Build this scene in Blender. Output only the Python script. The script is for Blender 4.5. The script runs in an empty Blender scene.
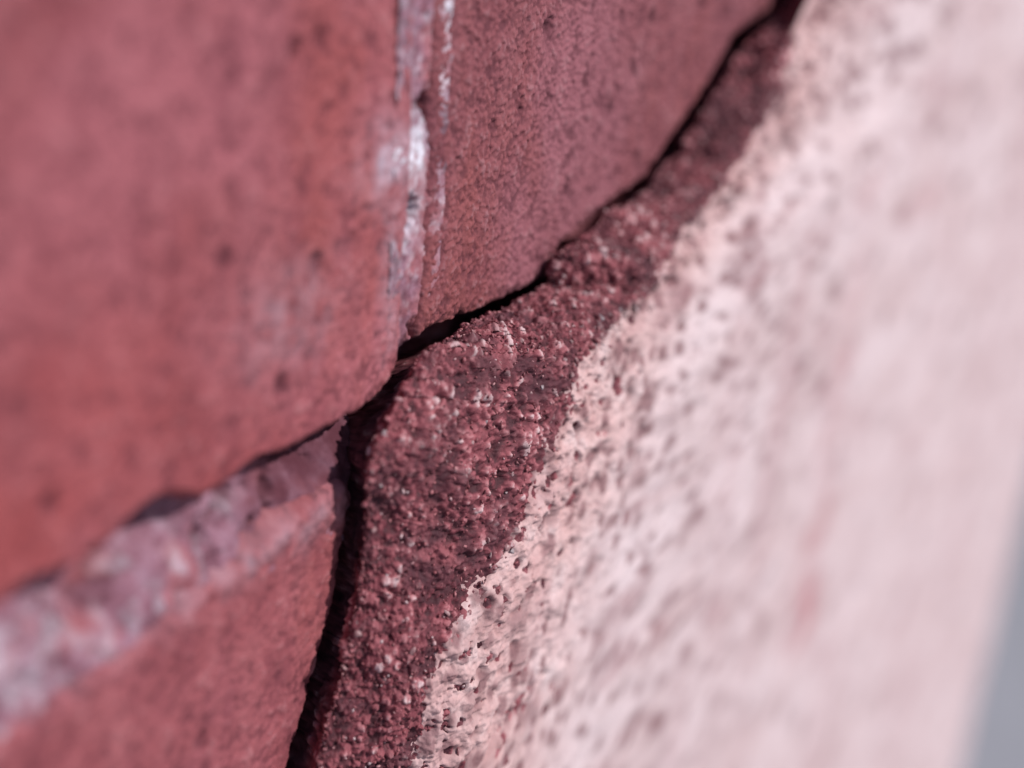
import bpy, math, random
import numpy as np
from mathutils import Matrix, Vector

MM = 0.001
sc = bpy.context.scene
random.seed(4)
rng = np.random.default_rng(11)

# ------------------------------------------------------------------ camera
# the wall runs along X, its brick faces lie on Y = 0, Z is up; the lens looks along the wall
CAM_LOC = (-0.17695, -0.09611, 0.08609)
RIGHT = Vector((0.50229673, -0.86183725, 0.07024635))
UP = Vector((0.30796926, 0.25421742, 0.91680338))
FWD = Vector((0.80799315, 0.43887362, -0.39311196))
cd = bpy.data.cameras.new('camera')
cd.sensor_width = 36.0
cd.lens = 50.0
cd.clip_start = 0.005
cd.clip_end = 500.0
cd.dof.use_dof = True
cd.dof.focus_distance = 0.196
cd.dof.aperture_fstop = 6.4
cam = bpy.data.objects.new('camera', cd)
m3 = Matrix((RIGHT, UP, -FWD)).transposed()
cam.matrix_world = Matrix.Translation(CAM_LOC) @ m3.to_4x4()
sc.collection.objects.link(cam)
sc.camera = cam

# ------------------------------------------------------------------ sky, sun, exposure
SUN_EL, SUN_AZ = math.radians(44), math.radians(11)      # azimuth measured from the wall's normal towards +X
to_sun = Vector((math.sin(SUN_AZ) * math.cos(SUN_EL), -math.cos(SUN_AZ) * math.cos(SUN_EL), math.sin(SUN_EL)))
w = bpy.data.worlds.new('World')
sc.world = w
w.use_nodes = True
wn = w.node_tree.nodes
sky = wn.new('ShaderNodeTexSky')
sky.sky_type = 'NISHITA'
sky.sun_disc = False
sky.sun_elevation = SUN_EL
sky.sun_rotation = math.atan2(to_sun.x, to_sun.y)
wn['Background'].inputs['Strength'].default_value = 0.10
w.node_tree.links.new(sky.outputs['Color'], wn['Background'].inputs['Color'])
sl = bpy.data.lights.new('sun', 'SUN')
sl.energy = 4.0
sl.angle = math.radians(0.8)
sl.color = (1.0, 0.95, 0.9)
sun = bpy.data.objects.new('sun', sl)
sun.rotation_euler = (-to_sun).to_track_quat('-Z', 'Y').to_euler()
sc.collection.objects.link(sun)
sc.view_settings.view_transform = 'Standard'
sc.view_settings.look = 'None'
sc.view_settings.exposure = 0.0
sc.view_settings.gamma = 1.0
sc.view_settings.use_curve_mapping = False
sc.render.engine = 'CYCLES'
sc.cycles.use_denoising = True
sc.cycles.max_bounces = 6

# ------------------------------------------------------------------ noise (all lengths in millimetres)
def _hash(i, j, k, seed):
    h = (i.astype(np.uint32) * np.uint32(374761393) + j.astype(np.uint32) * np.uint32(668265263)
         + k.astype(np.uint32) * np.uint32(2147483647 ^ 0x5bd1e995) + np.uint32((seed * 974711 + 1013) & 0xffffffff))
    h ^= h >> np.uint32(13)
    h *= np.uint32(1274126177)
    h ^= h >> np.uint32(16)
    h *= np.uint32(2246822519)
    h ^= h >> np.uint32(13)
    return h

def gnoise(P, seed=0):
    P = np.asarray(P, np.float32)
    I = np.floor(P)
    F = P - I
    I = I.astype(np.int64)
    U = F * F * F * (F * (F * 6 - 15) + 10)
    out = np.zeros(P.shape[:-1], np.float32)
    for a in (0, 1):
        wx = U[..., 0] if a else 1 - U[..., 0]
        for b in (0, 1):
            wy = U[..., 1] if b else 1 - U[..., 1]
            for c in (0, 1):
                wz = U[..., 2] if c else 1 - U[..., 2]
                h = _hash(I[..., 0] + a, I[..., 1] + b, I[..., 2] + c, seed)
                gx = (h & np.uint32(1023)).astype(np.float32) / 511.5 - 1
                gy = ((h >> np.uint32(10)) & np.uint32(1023)).astype(np.float32) / 511.5 - 1
                gz = ((h >> np.uint32(20)) & np.uint32(1023)).astype(np.float32) / 511.5 - 1
                out += wx * wy * wz * (gx * (F[..., 0] - a) + gy * (F[..., 1] - b) + gz * (F[..., 2] - c))
    return out * 1.6

def fbm(P, size, octv=4, gain=0.5, seed=0):
    P = np.asarray(P, np.float32) / size
    s, amp, tot = 0, 1.0, 0
    for o in range(octv):
        s = s + amp * gnoise(P + 17.3 * o, seed + o)
        tot += amp
        amp *= gain
        P = P * 2.03
    return s / tot

def cells(P, size, seed=0):
    """distance to the nearest scattered point (in cell units) and that point's random number"""
    P = np.asarray(P, np.float32) / size
    I = np.floor(P).astype(np.int64)
    F = P - I
    best = np.full(P.shape[:-1], 9.0, np.float32)
    bid = np.zeros(P.shape[:-1], np.float32)
    for a in (-1, 0, 1):
        for b in (-1, 0, 1):
            for c in (-1, 0, 1):
                h = _hash(I[..., 0] + a, I[..., 1] + b, I[..., 2] + c, seed)
                dx = a + (h & np.uint32(1023)).astype(np.float32) / 1023 - F[..., 0]
                dy = b + ((h >> np.uint32(10)) & np.uint32(1023)).astype(np.float32) / 1023 - F[..., 1]
                dz = c + ((h >> np.uint32(20)) & np.uint32(1023)).astype(np.float32) / 1023 - F[..., 2]
                d = dx * dx + dy * dy + dz * dz
                m = d < best
                best = np.where(m, d, best)
                bid = np.where(m, ((h ^ (h >> np.uint32(7))) & np.uint32(4095)).astype(np.float32) / 4095, bid)
    return np.sqrt(best), bid

def sstep(a, b, x):
    t = np.clip((x - a) / (b - a), 0, 1)
    return t * t * (3 - 2 * t)

# ------------------------------------------------------------------ mesh helpers
def mesh_obj(name, verts, quads, mat, parent=None, attrs=None, smooth=True):
    me = bpy.data.meshes.new(name)
    V = np.ascontiguousarray(np.asarray(verts, np.float32).reshape(-1, 3) * MM)
    Q = np.ascontiguousarray(np.asarray(quads, np.int32))
    k = Q.shape[1]
    me.vertices.add(len(V))
    me.vertices.foreach_set('co', V.ravel())
    me.loops.add(Q.size)
    me.loops.foreach_set('vertex_index', Q.ravel())
    me.polygons.add(len(Q))
    me.polygons.foreach_set('loop_start', np.arange(0, Q.size, k, dtype=np.int32))
    me.update(calc_edges=True)
    if smooth:
        me.polygons.foreach_set('use_smooth', np.ones(len(Q), bool))
    for an, av in (attrs or {}).items():
        at = me.attributes.new(an, 'FLOAT', 'POINT')
        at.data.foreach_set('value', np.ascontiguousarray(np.asarray(av, np.float32).ravel()))
    me.materials.append(mat)
    o = bpy.data.objects.new(name, me)
    sc.collection.objects.link(o)
    if parent:
        o.parent = parent
    return o

def grid_quads(nr, nc, flip=False):
    i = np.arange(nr * nc).reshape(nr, nc)
    q = np.stack([i[:-1, :-1], i[:-1, 1:], i[1:, 1:], i[1:, :-1]], -1).reshape(-1, 4)
    return q[:, ::-1] if flip else q

def compact(verts, quads, attrs):
    used = np.zeros(len(verts), bool)
    used[quads.ravel()] = True
    idx = np.cumsum(used) - 1
    return verts[used], idx[quads], {k: np.asarray(v).ravel()[used] for k, v in attrs.items()}

def empty(name, label, cat, loc=(0, 0, 0)):
    o = bpy.data.objects.new(name, None)
    o.location = [c * MM for c in loc]
    o.empty_display_size = 0.02
    o['label'] = label
    o['category'] = cat
    sc.collection.objects.link(o)
    return o

# ------------------------------------------------------------------ materials
class Mat:
    def __init__(s, name, rough=0.85, spec=0.3):
        s.m = bpy.data.materials.new(name)
        s.m.use_nodes = True
        s.nt = s.m.node_tree
        s.b = s.nt.nodes['Principled BSDF']
        s.b.inputs['Roughness'].default_value = rough
        s.b.inputs['Specular IOR Level'].default_value = spec
        s.tc = s.nt.nodes.new('ShaderNodeTexCoord').outputs['Object']
    def link(s, a, b):
        s.nt.links.new(a, b)
    def mapped(s, scale):
        n = s.nt.nodes.new('ShaderNodeMapping')
        n.inputs['Scale'].default_value = scale
        s.link(s.tc, n.inputs['Vector'])
        return n.outputs['Vector']
    def noise(s, size_mm, detail=4, rough=0.55, stretch=(1, 1, 1), off=0.0):
        n = s.nt.nodes.new('ShaderNodeTexNoise')
        n.inputs['Scale'].default_value = 1.0
        n.inputs['Detail'].default_value = detail
        n.inputs['Roughness'].default_value = rough
        k = 1000.0 / size_mm
        v = s.mapped(tuple(k * t for t in stretch))
        v.node.inputs['Location'].default_value = (off, off * 1.7, off * 0.6)
        s.link(v, n.inputs['Vector'])
        return n.outputs['Fac']
    def voro(s, size_mm, out='Color'):
        n = s.nt.nodes.new('ShaderNodeTexVoronoi')
        n.inputs['Scale'].default_value = 1000.0 / size_mm
        s.link(s.tc, n.inputs['Vector'])
        return n.outputs[out]
    def attr(s, name):
        n = s.nt.nodes.new('ShaderNodeAttribute')
        n.attribute_name = name
        return n.outputs['Fac']
    def ramp(s, fac, stops):
        n = s.nt.nodes.new('ShaderNodeValToRGB')
        e = n.color_ramp.elements
        while len(e) < len(stops):
            e.new(0.5)
        for el, (p, c) in zip(e, stops):
            el.position = p
            el.color = (*c, 1) if len(c) == 3 else c
        s.link(fac, n.inputs['Fac'])
        return n.outputs['Color']
    def rng(s, fac, a, b, lo=0.0, hi=1.0):
        n = s.nt.nodes.new('ShaderNodeMapRange')
        n.interpolation_type = 'SMOOTHSTEP'
        for k, v in (('From Min', a), ('From Max', b), ('To Min', lo), ('To Max', hi)):
            n.inputs[k].default_value = v
        s.link(fac, n.inputs['Value'])
        return n.outputs['Result']
    def mul(s, a, b, op='MULTIPLY'):
        n = s.nt.nodes.new('ShaderNodeMath')
        n.operation = op
        for i, x in enumerate((a, b)):
            if isinstance(x, (int, float)):
                n.inputs[i].default_value = x
            else:
                s.link(x, n.inputs[i])
        return n.outputs[0]
    def mix(s, fac, a, b, mode='MIX'):
        n = s.nt.nodes.new('ShaderNodeMix')
        n.data_type = 'RGBA'
        n.blend_type = mode
        n.clamp_factor = True
        for k, x in ((0, fac), (6, a), (7, b)):
            if isinstance(x, (int, float)):
                n.inputs[k].default_value = x
            elif isinstance(x, tuple):
                n.inputs[k].default_value = (*x, 1)
            else:
                s.link(x, n.inputs[k])
        return n.outputs[2]
    def bump(s, h, dist_mm, strength=1.0, prev=None):
        n = s.nt.nodes.new('ShaderNodeBump')
        n.inputs['Strength'].default_value = strength
        n.inputs['Distance'].default_value = dist_mm * MM
        s.link(h, n.inputs['Height'])
        if prev is not None:
            s.link(prev, n.inputs['Normal'])
        return n.outputs['Normal']
    def done(s, col, nrm=None):
        s.link(col, s.b.inputs['Base Color'])
        if nrm is not None:
            s.link(nrm, s.b.inputs['Normal'])
        return s.m

def brick_mat():
    m = Mat('brick_red', 0.85, 0.25)
    c = m.ramp(m.noise(11, 6, 0.68, (1, 1, 0.45)), [(0.25, (0.20, 0.047, 0.058)), (0.5, (0.29, 0.078, 0.092)), (0.75, (0.36, 0.115, 0.13))])
    c = m.mix(m.mul(m.rng(m.noise(34, 3, 0.5, off=3.0), 0.42, 0.66), 0.75), c, (0.37, 0.118, 0.145))          # faded pink wash
    c = m.mix(m.mul(m.rng(m.noise(24, 4, 0.6, (1, 1, 0.4), off=9), 0.52, 0.7), 0.4), c, (0.34, 0.075, 0.065))   # orange clay
    c = m.mix(m.mul(m.rng(m.noise(4.5, 4, 0.7, (1, 1, 0.22), off=2), 0.5, 0.68), 0.4), c, (0.17, 0.04, 0.058))   # drag streaks
    c = m.mix(m.attr('warm'), c, (0.33, 0.062, 0.062))
    c = m.mix(m.rng(m.attr('tone'), 0.42, 0.05, 0, 0.6), c, (0.10, 0.023, 0.034))
    c = m.mix(m.rng(m.attr('tone'), 0.6, 1.0, 0, 0.4), c, (0.46, 0.20, 0.22))
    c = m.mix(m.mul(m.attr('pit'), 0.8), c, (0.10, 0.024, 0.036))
    c = m.mix(m.attr('bloom'), c, (0.58, 0.48, 0.58))
    oi = m.nt.nodes.new('ShaderNodeObjectInfo')
    c = m.mix(1.0, c, oi.outputs['Color'], 'MULTIPLY')
    n = m.bump(m.noise(0.55, 5, 0.7), 0.25, 0.9)
    return m.done(c, n)

def mortar_mat():
    m = Mat('mortar_pink', 0.9, 0.2)
    c = m.ramp(m.noise(3.5, 5, 0.65), [(0.3, (0.10, 0.034, 0.05)), (0.5, (0.235, 0.105, 0.145)), (0.72, (0.36, 0.21, 0.28))])
    c = m.mix(m.mul(m.rng(m.noise(9, 3, 0.5, off=5), 0.48, 0.64), 0.6), c, (0.36, 0.11, 0.12))
    c = m.mix(m.mul(m.attr('pit'), 0.9), c, (0.09, 0.025, 0.038))  # dark holes, plus the painted shade of the bed joint near the crack
    c = m.mix(m.attr('bloom'), c, (0.72, 0.70, 0.80))
    n = m.bump(m.noise(0.8, 5, 0.7), 0.3, 0.9)
    return m.done(c, n)

def core_mat():
    m = Mat('sandy_core', 0.72, 0.4)
    c = m.ramp(m.attr('tone'), [(0.0, (0.05, 0.009, 0.016)), (0.3, (0.165, 0.034, 0.048)), (0.6, (0.295, 0.085, 0.103)), (0.85, (0.43, 0.185, 0.205)), (1.0, (0.60, 0.42, 0.44))])
    c = m.mix(m.mul(m.rng(m.noise(10, 5, 0.65), 0.44, 0.58), 0.75), c, (0.06, 0.013, 0.023))
    c = m.mix(m.mul(m.rng(m.noise(7, 3, 0.6, off=7), 0.55, 0.7), 0.5), c, (0.36, 0.10, 0.12))
    n = m.bump(m.noise(0.35, 4, 0.7), 0.14, 0.9)
    return m.done(c, n)

def paint_mat():
    m = Mat('pale_pink_paint', 0.8, 0.3)
    c = m.ramp(m.noise(6, 5, 0.6), [(0.3, (0.47, 0.27, 0.27)), (0.52, (0.57, 0.375, 0.375)), (0.75, (0.63, 0.49, 0.50))])
    old = m.mix(m.rng(m.noise(15, 4, 0.55, (0.35, 1, 1), off=4), 0.35, 0.65), (0.575, 0.44, 0.455), (0.66, 0.535, 0.56))
    c = m.mix(m.attr('fresh'), c, old)
    c = m.mix(m.mul(m.attr('dirt'), 0.85), c, (0.18, 0.082, 0.092))
    c = m.mix(m.mul(m.rng(m.noise(24, 4, 0.6, (0.8, 1, 0.1), off=40), 0.5, 0.68), 0.38), c, (0.42, 0.25, 0.27))     # old rain runs
    c = m.mix(m.mul(m.rng(m.noise(17, 4, 0.55, (0.35, 1, 1), off=47), 0.56, 0.68), 0.5), c, (0.36, 0.20, 0.215))
    c = m.mix(m.mul(m.attr('stain'), 0.85), c, (0.40, 0.16, 0.175))
    c = m.mix(m.mul(m.rng(m.noise(1.1, 4, 0.7), 0.58, 0.72), 0.45), c, (0.30, 0.18, 0.19))
    n = m.bump(m.noise(0.6, 5, 0.7), 0.18, 0.8)
    return m.done(c, n)

def pebble_mat():
    m = Mat('quartz_grain', 0.35, 0.5)
    oi = m.nt.nodes.new('ShaderNodeObjectInfo')
    c = m.ramp(oi.outputs['Random'], [(0.0, (0.16, 0.05, 0.06)), (0.3, (0.32, 0.15, 0.16)), (0.55, (0.30, 0.17, 0.18)), (0.8, (0.36, 0.22, 0.23)), (1.0, (0.30, 0.26, 0.28))])
    c = m.mix(m.mul(m.rng(m.noise(0.6, 3, 0.6), 0.5, 0.65), 0.6), c, (0.2, 0.07, 0.08))
    return m.done(c, m.bump(m.noise(0.3, 3, 0.6), 0.08, 0.8))

def sand_mat():
    m = Mat('sand_grain', 0.5, 0.45)
    c = m.ramp(m.attr('tone'), [(0.0, (0.09, 0.018, 0.027)), (0.4, (0.22, 0.055, 0.068)), (0.75, (0.34, 0.12, 0.135)), (0.93, (0.40, 0.20, 0.215)), (1.0, (0.58, 0.46, 0.48))])
    return m.done(c)

def ground_mat():
    m = Mat('pavement_grey', 0.9, 0.2)
    c = m.ramp(m.noise(400, 6, 0.65), [(0.3, (0.25, 0.245, 0.27)), (0.7, (0.32, 0.315, 0.345))])
    return m.done(c, m.bump(m.noise(8, 4, 0.6), 2.0, 0.6))

M_BRICK, M_MORTAR, M_CORE, M_PAINT = brick_mat(), mortar_mat(), core_mat(), paint_mat()
M_PEBBLE, M_SAND, M_GROUND = pebble_mat(), sand_mat(), ground_mat()

# ------------------------------------------------------------------ ground
GZ = -900.0
gx = np.concatenate([-np.geomspace(2000, 2e5, 14)[::-1], np.linspace(-1500, 3500, 60), np.geomspace(4500, 2e5, 14)])
gy = np.concatenate([-np.geomspace(2000, 2e5, 14)[::-1], np.linspace(-1500, 3500, 60), np.geomspace(4500, 2e5, 14)])
G = np.stack([*np.meshgrid(gx, gy), np.zeros((len(gy), len(gx)))], -1)
G[..., 2] = GZ + 4 * fbm(G, 700, 3, seed=50)
go = mesh_obj('pavement', G.reshape(-1, 3), grid_quads(len(gy), len(gx)), M_GROUND)
go['kind'] = 'structure'
go['label'] = 'blue grey pavement seen past the end of the wall'

# ------------------------------------------------------------------ brick wall
wall = empty('brick_wall', 'old red brick wall with pink and white mortar joints beside the broken plaster', 'wall', (0, 0, GZ))
wall['kind'] = 'thing'
def keep(o):                     # parts are built in world coordinates
    o.matrix_parent_inverse = Matrix.Translation((0, 0, -GZ * MM))
    return o

# a deep crack runs in the brickwork along this line, under the lip of the plaster
CRACK = np.array([(-60, -905), (-60, -300), (-61, -90), (-53.9, -38.0), (-44.6, -16.4), (-42.2, -5.5), (-42.0, 2.0), (-39.6, 6.6), (-35.8, 9.8), (-31.8, 12.8),
                  (-25.8, 16.3), (-11.3, 15.2), (6.0, 15.1), (12.5, 19.6), (30.5, 23.2), (41.9, 24.2), (62.2, 35.7), (75.7, 44.9), (92.7, 47.8),
                  (108, 70), (114, 110), (120, 400)], float)
def hollow(X, Z, P):
    best = np.full(X.shape, 1e9)
    side = np.zeros(X.shape)
    for a, b in zip(CRACK[:-1], CRACK[1:]):
        d = b - a
        L2 = d @ d
        t = np.clip(((X - a[0]) * d[0] + (Z - a[1]) * d[1]) / L2, 0, 1)
        ex, ez = X - a[0] - t * d[0], Z - a[1] - t * d[1]
        q = ex * ex + ez * ez
        cr = ex * d[1] - ez * d[0]
        m = q < best
        best = np.where(m, q, best)
        side = np.where(m, np.sign(cr), side)
    sd = np.sqrt(best) * side + 0.45 * fbm(P, 3.0, 4, 0.6, seed=91)
    return 10.0 * sstep(-0.2, 1.3, sd) + 0.5 * sstep(-1.8, 0.0, sd) ** 2

def brick(x0, x1, z0, z1, sx, sz, r=2.2, notches=(), relief=1.0, bloom=(), seed=0, grain=0.5, blots=0.5, worn=None, warm=()):
    X, Z = np.meshgrid(sx, sz)
    P = np.stack([X, np.zeros_like(X), Z], -1)
    wob = 0.9 * fbm(P, 9, 4, seed=seed + 3) + 0.35 * fbm(P, 2.2, 3, seed=seed + 5)
    d = np.minimum(np.minimum(X - x0, x1 - X), np.minimum(Z - z0, z1 - Z - (worn(X) if worn else 0)))
    for (nx, nz, nr, nd) in notches:
        q = np.sqrt((X - nx) ** 2 + ((Z - nz) * 1.2) ** 2)
        d = d - nd * sstep(nr, 0, q)
    d = d + wob * sstep(9, 0, d)
    rr = np.clip(d / r, 0, 1)
    edge = r * (1 - np.sqrt(np.clip(1 - (1 - rr) ** 2, 0, 1))) + np.clip(-d, 0, 6) * 1.6
    big = 0.55 * fbm(P, 26, 3, seed=seed + 11) + 0.22 * fbm(P, 7, 4, seed=seed + 12)
    fine = 0.10 * fbm(P, 1.8, 4, 0.6, seed=seed + 13)
    F, cid = cells(P * np.array([1, 1, 0.8]), 5.2, seed + 21)
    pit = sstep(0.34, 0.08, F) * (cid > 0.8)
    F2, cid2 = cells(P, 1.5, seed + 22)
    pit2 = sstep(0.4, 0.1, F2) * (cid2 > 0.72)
    gr = sstep(0.5, 0.0, F2) * (cid2 < 0.35)
    F6, cid6 = cells(P, 0.75, seed + 23)
    gr2 = np.sqrt(np.clip(1 - (F6 / 0.62) ** 2, 0, 1)) * (cid6 > 0.3)
    med = fbm(P, 3.2, 4, 0.62, seed=seed + 14)
    Y = (edge - relief * (big + fine) + pit * 0.8 + pit2 * 0.3 - gr * 0.16 * relief
         + grain * (-0.20 * gr2 - 0.34 * med) + hollow(X, Z, P))
    tone = np.clip(0.5 + 0.25 * (cid6 - 0.5) + 0.9 * med + 0.35 * (gr2 - 0.5), 0, 1)
    F7, cid7 = cells(P * np.array([1, 1, 0.55]) + 1.5 * fbm(P, 6, 2, seed=seed + 15)[..., None], 7.5, seed + 24)
    blot = sstep(0.46, 0.1, F7) * (cid7 > 0.58) * blots
    bl = np.zeros_like(X)
    for (bx, bz, rx, rz, k) in bloom:
        g = np.exp(-((X - bx) / rx) ** 2 - ((Z - bz) / rz) ** 2)
        bl = np.maximum(bl, np.clip(k * g * (0.55 + 1.3 * fbm(P, 3.5, 4, 0.65, seed=seed + 31)), 0, 1))
    wm = np.zeros_like(X)                 # redder where the brick was fired hotter
    for (bx, bz, rx, rz, k) in warm:
        wm = np.maximum(wm, k * np.exp(-((X - bx) / rx) ** 2 - ((Z - bz) / rz) ** 2) * np.clip(0.8 + 1.2 * fbm(P, 15, 3, seed=seed + 43), 0, 1))
    V = np.stack([X, Y, Z], -1)
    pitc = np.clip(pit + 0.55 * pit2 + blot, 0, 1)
    nr, nc = X.shape
    q = [grid_quads(nr, nc)]
    idx = np.arange(nr * nc).reshape(nr, nc)
    ring = np.concatenate([idx[0, :], idx[1:, -1], idx[-1, -2::-1], idx[-2:0:-1, 0]])
    back = V.reshape(-1, 3)[ring].copy()
    back[:, 1] = 60
    nb = nr * nc + np.arange(len(ring))
    q.append(np.stack([ring, np.roll(ring, -1), np.roll(nb, -1), nb], -1)[:, ::-1])
    Vall = np.concatenate([V.reshape(-1, 3), back])
    z = np.zeros(len(ring))
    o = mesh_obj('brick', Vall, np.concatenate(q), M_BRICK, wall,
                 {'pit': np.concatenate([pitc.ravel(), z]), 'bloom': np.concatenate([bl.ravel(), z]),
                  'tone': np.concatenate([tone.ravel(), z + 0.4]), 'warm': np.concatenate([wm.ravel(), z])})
    return keep(o)

def steps(parts):
    out = [parts[0][0]]
    for a, b, h in parts:
        n = max(1, int(round((b - a) / h)))
        out += list(np.linspace(a, b, n + 1)[1:])
    return np.array(out)

# the three bricks in view
brick(-247.5, -30.8, 9.2, 74, steps([(-247.5, -112, 3), (-112, -30.8, 0.36)]), steps([(9.2, 74, 0.36)]),
      r=1.7, relief=1.0, notches=((-77.5, 8.5, 8, 9), (-93, 7, 9, 2.6), (-60, 8, 7, 2.2), (-36, 8, 5, 1.6)), seed=100, grain=1.1, blots=0.28, warm=((-104, 16, 34, 22, 0.9), (-66, 10, 14, 5, 0.7)),
      bloom=((-36, 42, 5, 4.5, 0.75), (-55, 27, 9, 6, 0.28), (-34, 30, 2.5, 14, 0.4)))
burnt = brick(-27.3, 189, 9.2, 74, steps([(-27.3, 45, 0.205), (45, 110, 0.45), (110, 189, 3)]), steps([(9.2, 66, 0.2), (66, 74, 0.6)]),
      r=1.2, relief=0.75, seed=200, grain=1.35, blots=0.15, bloom=())
burnt.color = (0.80, 0.92, 0.94, 1)
brick(-137, 78, -69, 0.4, steps([(-137, -108, 3), (-108, -30, 0.34), (-30, 78, 2)]), steps([(-69, -48, 1.5), (-48, 0.4, 0.34)]),
      r=1.6, relief=0.9, seed=300, grain=1.2, blots=0.4, worn=lambda X: 5.2 * sstep(-46, -86, X), bloom=((-72, -2, 40, 3.0, 0.3),))
# their neighbours above, below and beside
for k, zb in ((1, 86.2), (-2, -146.2), (2, 163.2), (-1, -69), (0, 9.2), (3, 240.2), (-3, -223.2)):
    zt = zb + 64.8
    off = -137 if k % 2 else -25.2
    for j in range(-3, 3):
        x0 = off + j * 222.3
        if (k in (-1, 0) and j in (-1, 0) and not (k == -1 and j == -1)) or x0 < -560 or x0 > 150:
            continue
        if k < -1 and x0 > -60:
            continue
        brick(x0, x0 + 214.8, zb, zt, steps([(x0, x0 + 214.8, 3)]), steps([(zb, zt, 2.6)]), seed=400 + 7 * k + j)

# mortar: lumpy joints pressed between the bricks
def mortar(name, sx, sz, seed, base, rough, keepmask=None, bloom=None, crack_shade=None):
    X, Z = np.meshgrid(sx, sz)
    P = np.stack([X, np.zeros_like(X), Z], -1)
    f1 = fbm(P, 7.5, 5, 0.6, seed=seed)
    F, cid = cells(P, 1.7, seed + 3)
    F2, cid2 = cells(P, 0.8, seed + 4)
    Y = base(X, Z) - rough * f1 - 0.45 * sstep(0.55, 0, F) * (cid > 0.4) - 0.2 * sstep(0.5, 0, F2) * (cid2 > 0.4)
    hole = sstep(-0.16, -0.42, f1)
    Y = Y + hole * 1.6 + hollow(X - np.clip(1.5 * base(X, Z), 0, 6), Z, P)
    if crack_shade is not None:
        hole = np.clip(hole + crack_shade(X, Z, P), 0, 1)  # painted crack shade joins the hole mask for colour only, relief is unchanged
    bl = bloom(X, Z, P) if bloom else np.zeros_like(X)
    V = np.stack([X, Y, Z], -1)
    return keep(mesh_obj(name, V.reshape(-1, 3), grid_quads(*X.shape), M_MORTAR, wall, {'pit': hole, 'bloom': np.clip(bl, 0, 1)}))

def bed_base(X, Z):
    t = np.clip((Z + 5) / 14.5, 0, 1)
    y = 0.9 + 4.2 * t                                   # nearly flush with the brick below, deep under the upper brick
    y = y + 4.5 * np.exp(-((X + 46) / 8) ** 2 - ((Z - 7.5) / 3.5) ** 2)
    y = y + 3.5 * np.exp(-((X + 36) / 5) ** 2 - ((Z - 9) / 5) ** 2)
    y = y + 9.0 * np.exp(-((X + 78) / 5) ** 2 - ((Z - 9.5) / 4) ** 2) + 4.5 * np.exp(-((X + 85) / 4) ** 2 - ((Z - 4) / 1.8) ** 2)
    return y
def bed_bloom(X, Z, P):
    return 0.6 * sstep(-52, -70, X) * np.clip(-0.05 + 1.3 * fbm(P, 3.2, 4, 0.7, seed=71) + 0.35 * sstep(-70, -105, X), 0, 1) * sstep(8, 3, Z)
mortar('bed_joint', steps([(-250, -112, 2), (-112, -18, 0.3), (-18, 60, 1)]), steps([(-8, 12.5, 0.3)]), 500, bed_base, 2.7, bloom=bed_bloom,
       crack_shade=lambda X, Z, P: sstep(-66, -48, X) * sstep(-4, 2, Z) * (0.95 + 1.2 * fbm(P, 4, 3, seed=95)))  # shade of the cavity beside the crack, painted into the mortar colour
def perp_base(X, Z):
    return 0.1 + 0.7 * sstep(24, 12, Z) + 0.3 * np.cos((X + 29) / 3.7 * 1.57) + 3.0 * sstep(17, 11, Z)
def perp_bloom(X, Z, P):
    e = np.abs(X + 28.8) / 3.6
    side = sstep(0.35, 1.0, e)
    b = (np.exp(-((Z - 42) / 4.0) ** 2) * 1.15 + np.exp(-((Z - 33) / 3.5) ** 2) * 0.55) * sstep(-26.2, -28.6, X) + side * (0.1 + 0.55 * sstep(43, 50, Z) * (X > -28.8))
    return 0.95 * b * (0.6 + 1.6 * fbm(P, 1.4, 4, 0.65, seed=81)) + np.clip(-0.02 + 0.9 * fbm(P, 1.6, 4, 0.7, seed=83), 0, 1) * sstep(14, 30, Z)
mortar('head_joint', steps([(-35, -23, 0.25)]), steps([(12.6, 78, 0.3)]), 520, perp_base, 0.55, bloom=perp_bloom)
# remaining joints as one rough sheet set back behind the brick faces
mortar('joint_filling', steps([(-560, 480, 5)]), steps([(-300, 310, 4)]), 560, lambda X, Z: 7.0 + 0 * X, 1.5)
# masonry behind the faces
V, Q = [], []
x0, x1, y0, y1, z0, z1 = -560, 554, 14, 220, GZ - 5, 312
core = mesh_obj('masonry', np.array([(x, y, z) for x in (x0, x1) for y in (y0, y1) for z in (z0, z1)], float),
                np.array([(0, 1, 3, 2), (4, 6, 7, 5), (0, 4, 5, 1), (2, 3, 7, 6), (0, 2, 6, 4), (1, 5, 7, 3)]), M_MORTAR, wall, smooth=False)
keep(core)

# ------------------------------------------------------------------ broken plaster coat
plaster = empty('plaster_coat', 'thick pale pink painted plaster coat with a broken sandy dark red edge', 'plaster', (300, -8, GZ))
def keep2(o):
    o.matrix_parent_inverse = Matrix.Translation((-300 * MM, 8 * MM, -GZ * MM))
    return o

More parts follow.
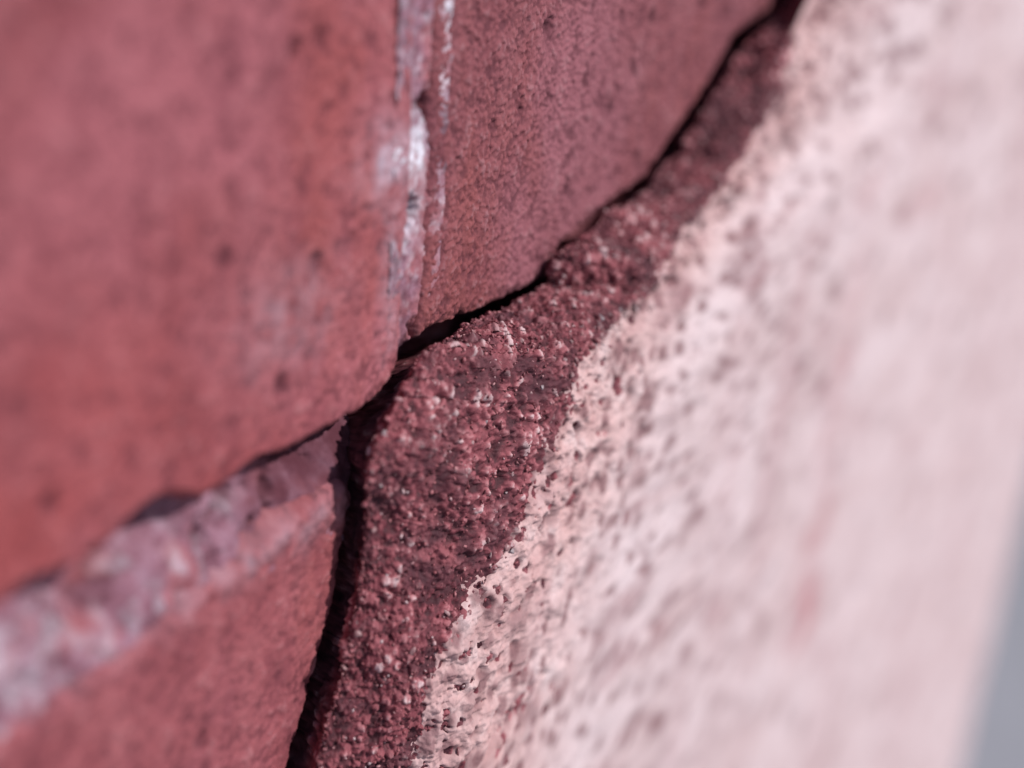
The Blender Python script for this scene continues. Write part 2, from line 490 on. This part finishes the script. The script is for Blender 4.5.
# back edge (x, z, gap to the wall), front arris (x, z, thickness), share of the break left bare
CTRL = np.array([
    # Cx,    Cz,   gap,   Fx,    Fz,   t,    bare, swell of the face beyond the arris
    (-68, -905, 2.0, -60, -905, 12.0, 0.95, 2.0),
    (-66, -300, 3.0, -58, -302, 12.0, 0.95, 2.0),
    (-66, -90, 4.5, -56, -92, 12.5, 0.95, 2.4),
    (-55.0, -35.2, 4.5, -39.6, -42.4, 13.0, 0.82, 2.6),
    (-48.0, -19.2, 4.2, -38.3, -24.2, 13.0, 0.85, 2.8),
    (-45.3, -8.5, 4.0, -26.7, -16.0, 13.0, 0.92, 2.6),
    (-44.4, 4.2, 4.0, -17.3, -5.4, 13.0, 0.97, 2.2),
    (-36.2, 10.8, 3.4, -10.2, 2.9, 13.0, 0.97, 1.4),
    (-27.8, 15.7, 2.6, -4.2, 9.1, 13.0, 0.98, 0.6),
    (-15.9, 14.9, 1.2, 0.4, 11.6, 12.8, 1.00, 0.0),
    (6.0, 14.3, 1.2, 18.3, 14.4, 12.5, 1.02, -0.6),
    (6.7, 19.9, 2.2, 20.3, 16.4, 12.0, 1.02, -0.5),
    (14.6, 19.7, 2.2, 26.4, 17.8, 11.5, 1.02, -0.4),
    (23.3, 23.1, 2.0, 33.5, 20.1, 11.2, 1.00, -0.2),
    (33.4, 21.6, 1.2, 39.4, 21.2, 11.0, 1.00, 0.0),
    (43.1, 23.3, 0.5, 48.5, 23.4, 10.5, 1.00, 0.0),
    (60.3, 34.0, 2.0, 68.4, 33.4, 10.0, 0.97, 0.3),
    (76.2, 43.3, 2.0, 76.6, 44.3, 9.5, 0.95, 0.6),
    (98.1, 48.4, 1.0, 83.2, 50.8, 9.0, 0.90, 0.8),
    (112, 70, 0.8, 108, 74, 9.5, 0.9, 1.0),
    (118, 110, 1.0, 114, 112, 10.0, 0.9, 1.0),
    (124, 316, 1.0, 122, 316, 11.0, 0.9, 1.0)], float)

XEND = 562.0
def resample():
    C = CTRL[:, :2]
    seg = np.r_[0, np.cumsum(np.hypot(*np.diff(C, axis=0).T))]
    i0, i1, i2 = 3, len(CTRL) - 6, len(CTRL) - 3
    s = np.concatenate([steps([(seg[0], seg[1], 4), (seg[1], seg[2], 2), (seg[2], seg[i0], 1.0)])[:-1],
                        steps([(seg[i0], seg[i1], 0.172), (seg[i1], seg[i2], 0.3), (seg[i2], seg[-1], 6)])])
    # Catmull-Rom-like smooth interpolation through the control rows
    out = np.zeros((len(s), 8))
    k = np.clip(np.searchsorted(seg, s, side='right') - 1, 0, len(seg) - 2)
    h = seg[k + 1] - seg[k]
    t = (s - seg[k]) / h
    for c in range(8):
        y = CTRL[:, c]
        d = np.diff(y) / np.diff(seg)
        m = np.r_[d[0], np.where(d[:-1] * d[1:] > 0, 2 * d[:-1] * d[1:] / (d[:-1] + d[1:] + 1e-12), 0), d[-1]]
        out[:, c] = ((2 * t**3 - 3 * t**2 + 1) * y[k] + (t**3 - 2 * t**2 + t) * h * m[k]
                     + (-2 * t**3 + 3 * t**2) * y[k + 1] + (t**3 - t**2) * h * m[k + 1])
    return s, out
S, R = resample()
ns = len(S)
Cx, Cz, gap, Fx, Fz, th, bare, swell = R.T
Fz = np.maximum.accumulate(Fz + 1e-4 * np.arange(ns))
s3 = np.stack([Cx, np.zeros(ns), Cz], -1)
jx = 1.4 * fbm(s3, 7, 4, 0.6, seed=601) + 0.6 * fbm(s3, 1.8, 3, 0.6, seed=603)
jz = 1.4 * fbm(s3, 7, 4, 0.6, seed=605) + 0.6 * fbm(s3, 1.8, 3, 0.6, seed=607)
dirx, dirz = Fx - Cx, Fz - Cz
tx, tz = np.gradient(Cx), np.gradient(Cz)
tl = np.hypot(tx, tz)
ix, iz = tz / tl, -tx / tl                        # in-plane, into the plaster (to the right / down of the edge)
def row(x, y, z):
    return np.stack([x, y, z], -1)
def lerp(k):
    return Cx + k * dirx, Cz + k * dirz
c1x, c1z = lerp(0.30)
c2x, c2z = lerp(0.62)
CP = [row(Cx + jx + 12 * ix, 17.0 + 0 * gap, Cz + jz + 12 * iz),
      row(Cx + jx + 6 * ix, 4.0 - gap, Cz + jz + 6 * iz),
      row(Cx + jx + 1.5 * ix, -gap, Cz + jz + 1.5 * iz),
      row(Cx + jx, -gap - 0.2, Cz + jz),
      row(Cx + jx, -gap - 0.8, Cz + jz),
      row(c1x + 0.7 * jx, -(gap + 0.42 * (th - gap)), c1z + 0.7 * jz),
      row(c2x + 0.4 * jx, -(gap + 0.80 * (th - gap)), c2z + 0.4 * jz),
      row(Fx, -th - 0.7, Fz),
      row(Fx + 10, -th - swell, Fz),
      row(Fx + 24, -th - swell, Fz)]
CP = np.stack(CP, 1)                              # ns x K x 3
K = CP.shape[1]
knots = np.r_[[0, 0], np.arange(K - 1), [K - 2, K - 2]]   # clamped quadratic
def basis(u):
    N = np.zeros((len(u), len(knots) - 1))
    for i in range(len(knots) - 1):
        N[:, i] = (u >= knots[i]) & (u < knots[i + 1])
    N[u >= knots[-1] - 1e-9, K - 1] = 1
    for p in (1, 2):
        M = np.zeros((len(u), len(knots) - 1 - p))
        for i in range(M.shape[1]):
            a = knots[i + p] - knots[i]
            b = knots[i + p + 1] - knots[i + 1]
            if a > 0:
                M[:, i] += (u - knots[i]) / a * N[:, i]
            if b > 0:
                M[:, i] += (knots[i + p + 1] - u) / b * N[:, i + 1]
        N = M
    return N
U = steps([(0, 1.6, 0.1), (1.6, 3.0, 0.045), (3.0, 7.0, 0.023), (7.0, K - 2 - 1e-6, 0.018)])
B = basis(U)
assert B.shape[1] == K, B.shape
base = np.einsum('uk,skc->suc', B, CP)
nu = len(U)
# the flat face on to the wall end, then round the corner
tt = [0.0]
h = 0.22
while tt[-1] < 1.0:
    tt.append(tt[-1] + h / 570.0)
    h = min(h * 1.03, 2.6)
tt = np.array(tt[1:]) / tt[-1]
last = base[:, -1]
YF = -14.0
fx = last[:, None, 0] + (XEND - 8 - last[:, None, 0]) * tt[None]
blend = sstep(0, 90, fx - last[:, None, 0])
fy = last[:, None, 1] * (1 - blend) + YF * blend
fz = np.broadcast_to(last[:, None, 2], fx.shape)
face = np.stack([fx, fy, fz], -1)
ang = np.linspace(0, math.pi / 2, 8)[1:]
cx = XEND - 8 + 8 * np.sin(ang)
cy = YF + 8 - 8 * np.cos(ang)
cx = np.r_[cx, [XEND] * 6]
cy = np.r_[cy, np.linspace(4, 222, 6)]
corner = np.stack([np.broadcast_to(cx, (ns, len(cx))), np.broadcast_to(cy, (ns, len(cx))), np.broadcast_to(last[:, None, 2], (ns, len(cx)))], -1)
base = np.concatenate([base, face, corner], 1).astype(np.float32)
nc = base.shape[1]

du = np.gradient(base, axis=1)
ds = np.gradient(base, axis=0)
N = np.cross(du, ds)
N /= np.linalg.norm(N, axis=-1, keepdims=True) + 1e-9
if N[ns // 2, nu + 5, 1] > 0:
    N = -N

ucol = np.r_[U, np.full(nc - nu, 99.0)]
on_face = sstep(5.6, 7.6, ucol)[None]                          # 0 on the break, 1 on the trowelled face
vis = sstep(-0.6, 1.6, ucol)[None]
# the face was floated in strokes that slope down to the right, so its marks run long that way; the break has no grain
drag = base.copy()
past = np.maximum(base[..., 0] - 6, 0)
past = past * past / (past + 20)
drag[..., 0] -= 0.5 * past
drag[..., 2] += 0.2 * past
big = fbm(drag, 13, 4, 0.55, seed=701)
mid = fbm(drag, 3.6, 4, 0.6, seed=703)
F1, id1 = cells(base, 1.0, 711)
F2, id2 = cells(base, 0.5, 712)
g1 = sstep(0.72, 0.42, F1) * (0.15 + 1.1 * id1)
g2 = sstep(0.72, 0.4, F2) * (0.1 + 1.1 * id2)
amp = vis * (1 - on_face * (0.75 + 0.25 * sstep(30, 110, base[..., 0])))
near = sstep(160, 60, base[..., 0])
wav = fbm(base, 38, 3, seed=721)
bigf = big * (1.9 - on_face * (1.1 + 0.55 * sstep(60, 160, base[..., 0])))
hcore = vis * (bigf + wav * 0.8 * on_face) + amp * (1.5 * mid + 0.42 * g1 + 0.24 * g2)
# pits in the painted face
F3, id3 = cells(drag, 4.2, 731)
F4, id4 = cells(drag, 2.0, 732)
patch = fbm(base, 22, 3, seed=733)
pits = sstep(0.42, 0.12, F3) * (id3 > 0.52) * 1.0 + 0.6 * sstep(0.46, 0.15, F4) * (id4 > 0.62 - 0.25 * patch)
shoulder = sstep(60, 5, base[..., 0] - Fx[:, None])
rough = fbm(base, 1.5, 4, 0.65, seed=735)
hface = on_face * (0.9 * mid * (0.25 * sstep(150, 40, base[..., 0]) + 0.75 * shoulder) + 0.55 * rough * shoulder + 0.22 * (id2 - 0.5) * sstep(0.7, 0.4, F2) * shoulder - 0.9 * pits * (0.3 * sstep(200, 60, base[..., 0]) + 0.7 * shoulder))
hcore = hcore + hface
core_pts = base + N * hcore[..., None]

# paint skin: follows the coat, lies over it on the face and dives under it at the ragged edge
# position across the break, 0 at the back edge and 1 at the arris, against the bare share of each row
acr = np.clip((ucol - 3.0) / 4.0, 0, 4)[None]
edge_n = 0.13 * fbm(base, 9, 4, 0.6, seed=741) + 0.10 * fbm(base, 2.4, 4, 0.6, seed=743)
sgn = (acr - (bare[:, None] - 0.10) + edge_n) * 6.0
sgn = np.minimum(sgn, 1.6)
flake = fbm(base, 4.5, 4, 0.65, seed=751)
F5, id5 = cells(base + 0.5 * mid[..., None], 2.5, 753)
F6, id6 = cells(base + 0.4 * mid[..., None], 0.8, 754)
nick = sstep(0.5, 0.25, F6) * (id6 > 0.72)
hol = sstep(0.44, 0.22, F5) * (id5 > 0.62)
mval = sgn - 2.3 * hol * (0.15 + 0.85 * shoulder) - 3.2 * sstep(0.22, 0.42, flake) * (0.12 + 0.88 * shoulder) - 1.1 * pits * shoulder
mval = np.where(on_face > 0.99, np.maximum(mval, 1.2 - 2.6 * shoulder), mval)
mval = mval - 0.7 * nick * shoulder
lift = np.clip(mval * 0.7, -0.55, 0.42)
soft = vis * (bigf + wav * 0.8 * on_face) + amp * (1.5 * mid + 0.30 * g1 + 0.10 * g2) + hface
paint_pts = base + N * (soft + lift)[..., None]

tone = np.clip(0.5 * id1 + 0.3 * id2 + 0.14 + 0.8 * mid + 0.35 * big - 0.25 * (1 - g1), 0, 1) ** 1.2
Q = grid_quads(ns, nc)
cq = Q.reshape(ns - 1, nc - 1, 4)
v, q, a = compact(core_pts.reshape(-1, 3), cq[:, :nu + 70].reshape(-1, 4), {'tone': tone})
core_o = keep2(mesh_obj('broken_edge', v, q, M_CORE, plaster, a))
core_o['label'] = 'dark red sandy broken edge of the plaster'

keepq = (lift.ravel()[Q] > -0.5).any(1) & (np.repeat(np.arange(nc - 1)[None], ns - 1, 0).ravel() > np.searchsorted(U, 3.2))
x = base[..., 0]
fresh = np.clip(sstep(8, 60, x - Fx[:, None]) + 0.25 * fbm(drag, 20, 3, seed=761), 0, 1)
wide = drag + 0.9 * mid[..., None]
F8, id8 = cells(wide, 3.6, 771)
F9, id9 = cells(wide, 8.5, 772)
far = x - Fx[:, None]
dens = 0.47 + 0.35 * patch + 0.25 * sstep(110, 15, far)
spots = (sstep(0.52, 0.25, F8) * (id8 < dens) * (0.25 + 0.75 * sstep(240, 30, far))
         + 0.7 * sstep(0.5, 0.2, F9) * (id9 < 0.32 + 0.3 * patch))
cloud = sstep(0.08, 0.4, fbm(drag, 16, 4, 0.6, seed=763)) * sstep(140, 30, far)
dirt = np.clip(0.95 * spots + 0.5 * cloud + 0.8 * pits * (0.25 + 0.75 * near), 0, 1)
z = base[..., 2]
sn = fbm(drag, 10, 4, 0.6, seed=767)
stain = (1.5 * np.exp(-((x - 144) / 12) ** 2 - ((z + 108) / 11) ** 2) + 0.9 * np.exp(-((x - 138) / 10) ** 2 - ((z + 84) / 10) ** 2)
         + 0.45 * np.exp(-((x - 137) / 10) ** 2 - ((z + 45) / 30) ** 2) + 0.6 * np.exp(-((x - 185) / 16) ** 2 - ((z + 8) / 5) ** 2)
         + 0.5 * np.exp(-((x - 136) / 11) ** 2 - ((z - 8) / 7) ** 2)) * np.clip(0.55 + 1.9 * sn, 0, 1.3)
v, q, a = compact(paint_pts.reshape(-1, 3), Q[keepq], {'fresh': fresh, 'dirt': dirt, 'stain': np.clip(stain, 0, 1)})
skin = keep2(mesh_obj('paint_skin', v, q, M_PAINT, plaster, a))
skin['label'] = 'pale pink weathered paint over the plaster face'

# ------------------------------------------------------------------ sand and pebbles in the break
def lump(seed, sub=1):
    """an angular grain: a ball cut flat by random planes"""
    import bmesh
    r = np.random.default_rng(seed)
    bm = bmesh.new()
    bmesh.ops.create_icosphere(bm, subdivisions=sub + 1, radius=1.0)
    V = np.array([v.co[:] for v in bm.verts])
    T = np.array([[v.index for v in f.verts] for f in bm.faces], np.int32)
    bm.free()
    for k in range(9):
        n = r.normal(size=3)
        n /= np.linalg.norm(n)
        V -= np.clip(V @ n - r.uniform(0.35, 0.75), 0, None)[:, None] * n
    return V * np.array([1.1, r.uniform(0.7, 1), r.uniform(0.55, 0.9)]), T

def rotm(n):
    q = rng.normal(size=(n, 4))
    q /= np.linalg.norm(q, axis=1, keepdims=True)
    a, b, c, d = q.T
    return np.stack([np.stack([1 - 2 * (c * c + d * d), 2 * (b * c - a * d), 2 * (b * d + a * c)], -1),
                     np.stack([2 * (b * c + a * d), 1 - 2 * (b * b + d * d), 2 * (c * d - a * b)], -1),
                     np.stack([2 * (b * d - a * c), 2 * (c * d + a * b), 1 - 2 * (b * b + c * c)], -1)], 1)

rows_in = np.where((Cz > -50) & (Cx < 70))[0]
cols_in = np.where((ucol > 2.0) & (ucol < 7.0))[0]
ng = 8000
ri = rng.choice(rows_in, ng)
ci = rng.choice(cols_in, ng)
okk = mval[ri, ci] < 0.2
ri, ci = ri[okk], ci[okk]
pos = core_pts[ri, ci]
rad = 0.11 + 0.42 * rng.random(len(ri)) ** 3
def scatter(name, pos, rad, mat, parent, tonepow):
    n = len(pos)
    vs, ts, off = [], [], 0
    for k in range(6):
        sel = np.arange(k, n, 6)
        LV, LT = lump(20 + k, 0)
        vs.append((np.einsum('nij,vj->nvi', rotm(len(sel)), LV) * rad[sel, None, None] + pos[sel, None]).reshape(-1, 3))
        ts.append((LT[None] + (np.arange(len(sel)) * len(LV))[:, None, None]).reshape(-1, 3) + off)
        off += len(vs[-1])
    nv = len(LV)
    return mesh_obj(name, np.concatenate(vs), np.concatenate(ts), mat, parent, {'tone': np.repeat(rng.random(n) ** tonepow, nv)}, smooth=False)
sand = keep2(scatter('sand', pos + N[ri, ci] * (0.1 * rad)[:, None], rad, M_SAND, plaster, 1.4))
sand['kind'] = 'stuff'

lumps = []
for k in range(5):
    LV, LT = lump(10 + k, 1)
    o = mesh_obj('pebble', LV, LT, M_PEBBLE, plaster, smooth=False)
    lumps.append(o)
def place(o, p, r):
    o.matrix_parent_inverse = Matrix.Translation((-300 * MM, 8 * MM, -GZ * MM))
    o.rotation_euler = (rng.random() * 6.28, rng.random() * 6.28, rng.random() * 6.28)
    o.location = [c * MM for c in p]
    o.scale = (r, r, r)
np_ = 150
ri = rng.choice(rows_in, np_)
ci = np.r_[rng.choice(np.where((ucol > 2.9) & (ucol < 6.5))[0], 80), rng.choice(np.where((ucol > 6.0) & (ucol < 7.9))[0], np_ - 80)]
for i in range(np_):
    o = lumps[i] if i < 5 else lumps[i % 5].copy()
    if i >= 5:
        sc.collection.objects.link(o)
    r = 0.38 + 0.45 * rng.random() ** 2
    place(o, core_pts[ri[i], ci[i]] + N[ri[i], ci[i]] * (-0.2 * r if i < 80 else 0.1), r)

# crumbs fallen into the crack
seg = np.hypot(*np.diff(CRACK, axis=0).T)
tk = rng.uniform(0, 1, 1500)
kk = rng.choice(np.arange(3, 14), 1500, p=seg[3:14] / seg[3:14].sum())
cp = CRACK[kk] + (CRACK[kk + 1] - CRACK[kk]) * tk[:, None]
cdv = (CRACK[kk + 1] - CRACK[kk]) / seg[kk][:, None]
sd = rng.uniform(1.2, 4.0, 1500)
cx_, cz_ = cp[:, 0] + cdv[:, 1] * sd, cp[:, 1] - cdv[:, 0] * sd
cy_ = hollow(cx_, cz_, np.stack([cx_, 0 * cx_, cz_], -1)) - rng.uniform(0.0, 0.3, 1500)
crumbs = keep(scatter('crumbs', np.stack([cx_, cy_, cz_], -1), 0.2 + 0.6 * rng.random(1500) ** 2, M_SAND, wall, 3.0))
crumbs['kind'] = 'stuff'
